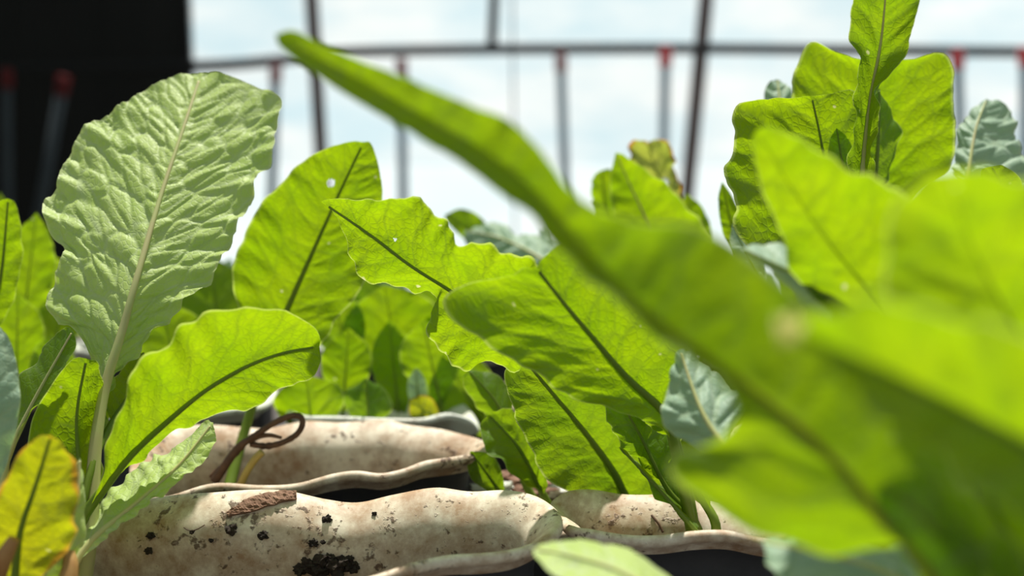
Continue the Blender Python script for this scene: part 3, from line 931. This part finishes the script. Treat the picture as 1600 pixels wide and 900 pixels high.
oval(p6, (1105, 430, .72), (1072, 302, .72), 24, LEAF)
leaf(p6, [(800, 430, .80), (742, 366, .80), (694, 336, .80)], [(750, 395), (702, 352)], [(778, 380), (754, 342), (722, 326)], DEEP, RIB)
leaf(p6, [(905, 450, .74), (842, 402, .75), (782, 372, .77), (727, 360, .79)], [(850, 430), (762, 402), (727, 378)], [(895, 400), (862, 358), (822, 366), (772, 344)], GREY, RIBP, dl=-0.01, dr=0.03, crinkle=0.003, n=(60, 40))

# ---- bright lettuces behind the wavy planter
p8 = plant(600, 640, .67, 'bright blurred lettuce growing behind the dried curled stem', ZS)
oval(p8, (490, 690, .655), (478, 585, .645), 56, LEAF)
oval(p8, (535, 650, .68), (545, 512, .67), 40, LEAF)
oval(p8, (578, 685, .64), (572, 590, .635), 37, DEEP, dl=0.02, dr=0.02)
oval(p8, (625, 670, .70), (608, 500, .69), 35, LEAF)
oval(p8, (655, 660, .66), (650, 575, .66), 16, GREY)
oval(p8, (628, 600, .715), (600, 445, .695), 78, LEAF)
oval(p8, (770, 690, .70), (690, 552, .68), 52, LEAF)
oval(p8, (548, 590, .71), (520, 450, .695), 40, DEEP)
oval(p8, (695, 600, .715), (720, 470, .70), 55, LEAF)
oval(p8, (690, 640, .69), (660, 500, .67), 48, LEAF)
oval(p8, (690, 660, .66), (640, 625, .65), 22, GOLD)

p7 = plant(-60, 640, .69, 'blurred lettuce before the black curtain', ZS)
oval(p7, (30, 560, .72), (57, 332, .70), 40, LEAF)
oval(p7, (25, 640, .68), (28, 458, .66), 45, LEAF)
oval(p7, (60, 640, .70), (110, 430, .72), 34, LEAF)
oval(p7, (-40, 600, .72), (-60, 380, .7), 45, DEEP)
oval(p7, (90, 680, .66), (80, 520, .66), 40, DEEP)
oval(p7, (10, 470, .74), (0, 300, .76), 22, LEAF)

rnd = random.Random(5)
for i, (a, b) in enumerate(backs):
    pp_ = plant((a + b) / 2, 520, .895, 'leafy lettuce crowded in the back row of planters', ZS, 'back row lettuces')
    for k in range(9):
        bx = (a + b) / 2 + (k - 4) * 22
        tx = (a + b) / 2 + (k - 4) * rnd.uniform(40, 52)
        dd = .895 + rnd.uniform(-.05, .05)
        oval(pp_, (bx, 545, dd), (tx, rnd.uniform(400, 455), dd + rnd.uniform(-.04, .03)), rnd.uniform(30, 44), rnd.choice([LEAF, LEAF, DEEP, GREY]), bend=rnd.uniform(-15, 15), n=(36, 20))

# ---- large blurred foreground lettuce
p4 = plant(1560, 1080, .27, 'large blurred foreground lettuce with a long sweeping leaf', ZS)
leaf(p4, [(1500, 970, .235), (1440, 880, .232), (1370, 800, .23), (1300, 715, .23), (1200, 630, .232), (1100, 555, .236), (1000, 480, .242), (920, 398, .248), (800, 268, .258), (620, 158, .272), (510, 98, .282), (430, 54, .29)],
     [(1540, 900), (1500, 760), (1430, 620), (1340, 525), (1235, 455), (1150, 388), (1080, 354), (1000, 346), (935, 327), (892, 297), (866, 262), (840, 226), (800, 191), (740, 165), (680, 140), (600, 108), (520, 76), (460, 48)],
     [(1450, 930, .04), (1402, 838, .09), (1342, 858, .105), (1290, 868, .12), (1230, 842, .14), (1180, 832, .16), (1110, 792, .19), (1054, 752, .215), (1048, 716, .235), (1108, 690, .27), (1152, 648, .32),
      (1112, 590, .385), (1050, 548, .445), (960, 474, .525), (872, 390, .61), (820, 332, .655), (740, 271, .725), (640, 207, .81), (560, 161, .88), (490, 115, .935), (440, 76, .985)],
     LEAF, RIBR, dl=[(0, -0.001), (0.4, -0.004), (0.6, -0.006), (1, -0.004)], dr=[(0, 0.014), (0.25, 0.014), (0.36, -0.012), (0.6, -0.006), (1, 0.0)], n=(170, 60), crinkle=0.0005, cell=0.012, frill=0.0006, proj=0.92, ribr=(0.0012, 0.00008), label='long sweeping leaf out of focus')
leaf(p4, [(1520, 660, .33), (1400, 505, .328), (1300, 385, .322), (1240, 300, .314), (1182, 203, .305)],
     [(1410, 640), (1335, 560), (1282, 482), (1238, 422), (1205, 332), (1182, 262), (1174, 222)], [(1560, 540), (1480, 410), (1430, 325), (1382, 290), (1312, 254), (1252, 224), (1206, 200)],
     LEAF, RIB, dl=0.012, dr=-0.02, n=(90, 50), ribr=(0.0008, 0.0001))
leaf(p4, [(1360, 510, .33), (1262, 440, .335), (1158, 388, .345)], [(1300, 500), (1220, 445)], [(1330, 450), (1250, 400), (1190, 380)], GREY, RIB, dl=0.01, dr=0.02)
leaf(p4, [(1720, 760, .20), (1500, 640, .19), (1380, 580, .182), (1290, 540, .178), (1232, 514, .175)], [(1640, 560), (1500, 490), (1400, 470), (1300, 478), (1250, 497)],
     [(1640, 820), (1500, 740), (1400, 668), (1320, 606), (1262, 548)], LEAF, RIB, dl=-0.012, dr=-0.008, n=(80, 40), ribr=(0.0014, 0.0005))
leaf(p4, [(1700, 740, .26), (1600, 540, .25), (1520, 390, .236), (1478, 268, .215)], [(1500, 660), (1412, 525), (1380, 425), (1398, 335), (1440, 283)], [(1780, 560), (1660, 340), (1580, 282), (1520, 264)], LEAF, RIB, dl=-0.012, dr=-0.015, n=(80, 40), ribr=(0.0006, 0.0001))
leaf(p4, [(1580, 1000, .24), (1505, 885, .235), (1440, 805, .23), (1378, 757, .228)], [(1460, 920), (1394, 835), (1370, 778)], [(1610, 910), (1545, 802), (1472, 754), (1412, 746)], LEAF, RIB, dl=0.0, dr=-0.01)
leaf(p4, [(1680, 1000, .235), (1600, 880, .235), (1540, 770, .235)], [(1560, 920), (1515, 830)], [(1700, 880), (1620, 790), (1570, 765)], LEAF, RIB, dl=0.0, dr=-0.01)
leaf(p4, [(1500, 985, .285), (1400, 905, .29), (1310, 872, .30), (1190, 848, .315)], [(1360, 940), (1260, 915), (1205, 882)], [(1430, 855), (1350, 858), (1270, 838), (1220, 834)], GREY, RIBP, dl=-0.02, dr=0.02, n=(60, 40), crinkle=0.0016)
leaf(p4, [(1120, 1000, .30), (990, 905, .31), (905, 872, .318), (832, 858, .325)], [(1000, 945), (905, 915), (850, 884)], [(1080, 930), (1010, 872), (935, 846), (870, 842)], PALE, RIBP, dl=-0.015, dr=0.015, frill=0.0005)
oval(p4, (1570, 930, .275), (1490, 620, .295), 95, LEAF, dl=-0.01, dr=0.0)

leaf(p4, [(1205, 770, .36), (1145, 712, .372), (1098, 645, .382), (1062, 547, .398)], [(1092, 708), (1047, 682), (1036, 640), (1042, 592), (1050, 560)],
     [(1140, 705), (1164, 635), (1150, 602), (1112, 575), (1078, 552)], GREY, RIBP, dl=0.008, dr=0.012, crinkle=0.0016, frill=0.004, n=(80, 50), label='grey-green crinkled leaf')

# ------------------------------------------------------------------ small things
def lump(name, c, r, seed, mat, sq=(1, 1, 1), sub=3):
    import bmesh
    bm = bmesh.new()
    bmesh.ops.create_icosphere(bm, subdivisions=sub, radius=1.0)
    for vv in bm.verts:
        k = 1 + 0.75 * noise.noise((vv.co.x * 1.7 + seed, vv.co.y * 1.7, vv.co.z * 1.7 + seed)) + 0.5 * noise.noise((vv.co.x * 5, vv.co.y * 5 + seed, vv.co.z * 5))
        vv.co = Vector((vv.co.x * sq[0], vv.co.y * sq[1], vv.co.z * sq[2])) * (r * k) + Vector(c)
    me = bpy.data.meshes.new(name)
    bm.to_mesh(me)
    bm.free()
    me.materials.append(mat)
    o = bpy.data.objects.new(name, me)
    COL.objects.link(o)
    return o


from mathutils.bvhtree import BVHTree


def surface(pot):
    vs, fs = [], []
    for ch in pot.children:
        o = len(vs)
        vs += [v.co.copy() for v in ch.data.vertices]
        fs += [tuple(o + k for k in p.vertices) for p in ch.data.polygons]
    return BVHTree.FromPolygons(vs, fs)


def hit(tree, px, py):
    dr = (at(px, py, 1.0) - CAM).normalized()
    h = tree.ray_cast(CAM, dr)
    if h[0] is None:
        h = tree.find_nearest(at(px, py, 0.46))
    return h[0], h[1]


def slab(name, tree, pxs, widths, th, mat, seed, lift=0.0006, n=22):
    """ragged flake that lies on a surface; pxs: its centre line, widths: half widths in pixels"""
    c = catmull([p + (w,) for p, w in zip(pxs, widths)], n)
    verts, faces = [], []
    K = 7
    m = len(c)
    for i in range(m):
        tx, ty = (c[min(i + 1, m - 1)] - c[max(i - 1, 0)])[:2]
        ln = math.hypot(tx, ty) + 1e-6
        nx, ny = -ty / ln, tx / ln
        k = i / (m - 1)
        for side in (0, 1):
            for j in range(K):
                a = -1 + 2 * j / (K - 1)
                r = 1 + 0.22 * noise.noise((k * 7, a * 1.5, seed))
                w = c[i][2] * r
                p, nn = hit(tree, c[i][0] + nx * a * w, c[i][1] + ny * a * w)
                if p is None:
                    p, nn = hit(tree, c[i][0], c[i][1])
                hh = lift + (th * (0.8 + 0.7 * noise.noise((k * 18, a * 4, seed))) if side == 0 else -0.0003)
                if nn.dot(CAM - p) < 0: nn = -nn
                verts.append(p + nn * hh)
    S = 2 * K
    for i in range(m - 1):
        b = i * S
        for j in range(K - 1):
            faces.append((b + j, b + j + 1, b + S + j + 1, b + S + j))
            faces.append((b + K + j, b + S + K + j, b + S + K + j + 1, b + K + j + 1))
        faces.append((b, b + S, b + S + K, b + K))
        faces.append((b + K - 1, b + 2 * K - 1, b + S + 2 * K - 1, b + S + K - 1))
    faces.append(tuple(list(range(K)) + [K + j for j in range(K - 1, -1, -1)]))
    e = (m - 1) * S
    faces.append(tuple([e + j for j in range(K - 1, -1, -1)] + [e + K + j for j in range(K)]))
    return link_mesh(name, verts, faces, mat, smooth=False)


TA, TB, TC, TH_ = surface(pot_a), surface(pot_b), surface(pot_c), surface(pot_h)
o = slab('bark_flake', TA, [(356, 805), (385, 794), (415, 784), (440, 779), (463, 776)], [3, 9, 10, 8, 5], 0.0016, BARK, 2)
tag(o, 'ragged reddish bark flake lying on the wavy planter rim', 'bark')

clods = [(363, 829, 8, 'round dark soil clod at the shade line below the bark flake'), (411, 838, 7, 'dark soil clod right of the round clod below the bark flake'),
         (490, 850, 6, 'tall dark soil crumb on the planter wall above the soil heap'), (573, 783, 3.2, 'tiny black soil crumb on the dip of the planter rim'),
         (511, 813, 6, 'flat brown soil crumb right of the bark flake'), (330, 845, 3, 'small speck of soil left of the round clod'),
         (300, 832, 3, 'brown soil speck beside the curved hair'), (236, 838, 5, 'brown soil crumb by the pale leaf at the planter wall'),
         (505, 848, 3.5, 'little soil crumb beside the tall soil crumb'), (232, 862, 5, 'dark soil smear crumb on the shaded planter wall')]
rr = random.Random(3)
for k, (x, y, r, lb) in enumerate(clods):
    p, nn = hit(TA, x, y)
    rad = r / F * (p - CAM).length
    o = lump('soil_crumb', p + Vector((0, -0.2, 0.9)).normalized() * rad * 0.3, rad, k * 3.7, SOIL, (1.1, 0.8, 0.9))
    tag(o, lb, 'soil crumb', 'soil crumbs on the planter')
heap = [(470, 893, 10), (486, 886, 11), (505, 880, 12), (522, 884, 11), (538, 880, 10), (550, 888, 10), (500, 893, 13), (528, 894, 12), (515, 872, 7), (548, 876, 6), (478, 878, 6)]
for k, (x, y, r) in enumerate(heap):
    p, nn = hit(TA, x, y)
    rad = r / F * (p - CAM).length
    o = lump('soil_clod', p + Vector((0, -0.3, 0.9)).normalized() * rad * 0.35, rad, k * 5.1 + 1, SOIL, (1.0, 0.9, 0.85))
    tag(o, 'black soil clod heaped against the planter wall', 'soil clod', 'soil clods heaped in the planter')

o = lump('dry_tip', at(1231, 514, .1735), 0.0020, 4.0, simple('dry_cream', (0.95, 0.92, 0.55), 0.7, col2=(0.92, 0.88, 0.5), trans=0.8), (1, 1, 1.1))
o.parent = p4
o.location = -Vector(p4.location)
o['label'] = 'pale dried leaf tip'

# curved hair-thin root on the planter
hp = []
for x, y in [(287, 824), (293, 828), (301, 829), (310, 826), (320, 820)]:
    p, nn = hit(TA, x, y)
    hp.append(p + (CAM - p).normalized() * 0.0006)
o = tube('root_hair', catmull([tuple(q) for q in hp], 12), 0.00022, DRYST, sides=6)
tag(o, 'thin dark curved root hair on the planter rim', 'root')
p, nn = hit(TB, 1020, 812)
hp = []
for x, y in [(1018, 805), (1024, 812), (1030, 820), (1036, 832)]:
    p, nn = hit(TB, x, y)
    hp.append(p + (CAM - p).normalized() * 0.0008)
o = tube('dry_twig', catmull([tuple(q) for q in hp], 12), 0.0006, DRYST, sides=6)
tag(o, 'small brown twig inside the planter of the arching lettuce', 'twig')

# dried curled stem in the wavy planter
cp = [(330, 745, .56), (365, 712, .555), (385, 690, .55), (405, 676, .548), (430, 660, .546), (455, 650, .546), (470, 652, .546), (472, 665, .546), (462, 680, .547), (440, 692, .548), (415, 697, .55), (392, 694, .552)]
c = catmull([tuple(at(*q)) for q in cp], 60)
rads = [0.0014 * (0.7 + 0.5 * abs(noise.noise((i * 0.2, 1, 1)))) + 0.0006 for i in range(len(c))]
o = tube('dried_stem', c, rads, DRYST, sides=8)
tag(o, 'brown dried stem curled into a loop in the planter', 'dry stem')
cp = [(335, 752, .555), (372, 700, .552), (398, 684, .55), (420, 680, .549), (440, 684, .548)]
c = catmull([tuple(at(*q)) for q in cp], 30)
o = tube('dried_stem', c, [0.0026 - 0.0018 * i / len(c) for i in range(len(c))], DRYST, sides=8)
tag(o, 'short brown dried stem lying under the curled loop', 'dry stem')
o = tube('straw_stalk', catmull([tuple(at(*q)) for q in [(374, 762, .548), (385, 738, .546), (398, 718, .545), (410, 706, .545)]], 14), 0.0021, STRAW, sides=8)
tag(o, 'yellow straw-coloured stalk under the curled dried stem', 'stalk')
# dry brown stubs by the yellowing leaf
for q, lb in (([(-8, 900, .37), (8, 868, .366), (22, 842, .366)], 'orange-brown dry stub left of the yellowing leaf'),
              ([(104, 915, .40), (110, 885, .402), (108, 862, .404)], 'orange-brown dry stub right of the yellowing leaf')):
    c = catmull([tuple(at(*k)) for k in q], 12)
    o = tube('dry_stub', c, [0.0042 * (1 - 0.5 * i / len(c)) for i in range(len(c))], simple('dry_orange', (0.36, 0.17, 0.05), 0.7, col2=(0.5, 0.3, 0.1), scale=90), sides=9)
    tag(o, lb, 'dry stub')

# bark mulch on the low planter
chips = [(775, 768), (792, 752), (806, 760), (820, 748), (838, 752), (850, 762), (862, 770), (830, 768), (800, 772), (785, 742), (845, 742)]
for k, (x, y) in enumerate(chips):
    p, nn = hit(TH_, x, min(y + 6, 790))
    if p is None: continue
    a = rr.uniform(0, 3)
    o = lump('bark_chip', p + Vector((0, 0, 0.004)), 0.0085, k * 2.3, BARK if k % 3 else POTC, (1.5, 0.8, 0.45))
    tag(o, 'reddish bark chip on the low mulched planter' if k % 3 else 'pale stone chip among the reddish bark mulch', 'bark chip' if k % 3 else 'stone chip', 'bark chips on the mulched planter' if k % 3 else 'stone chips on the mulched planter')
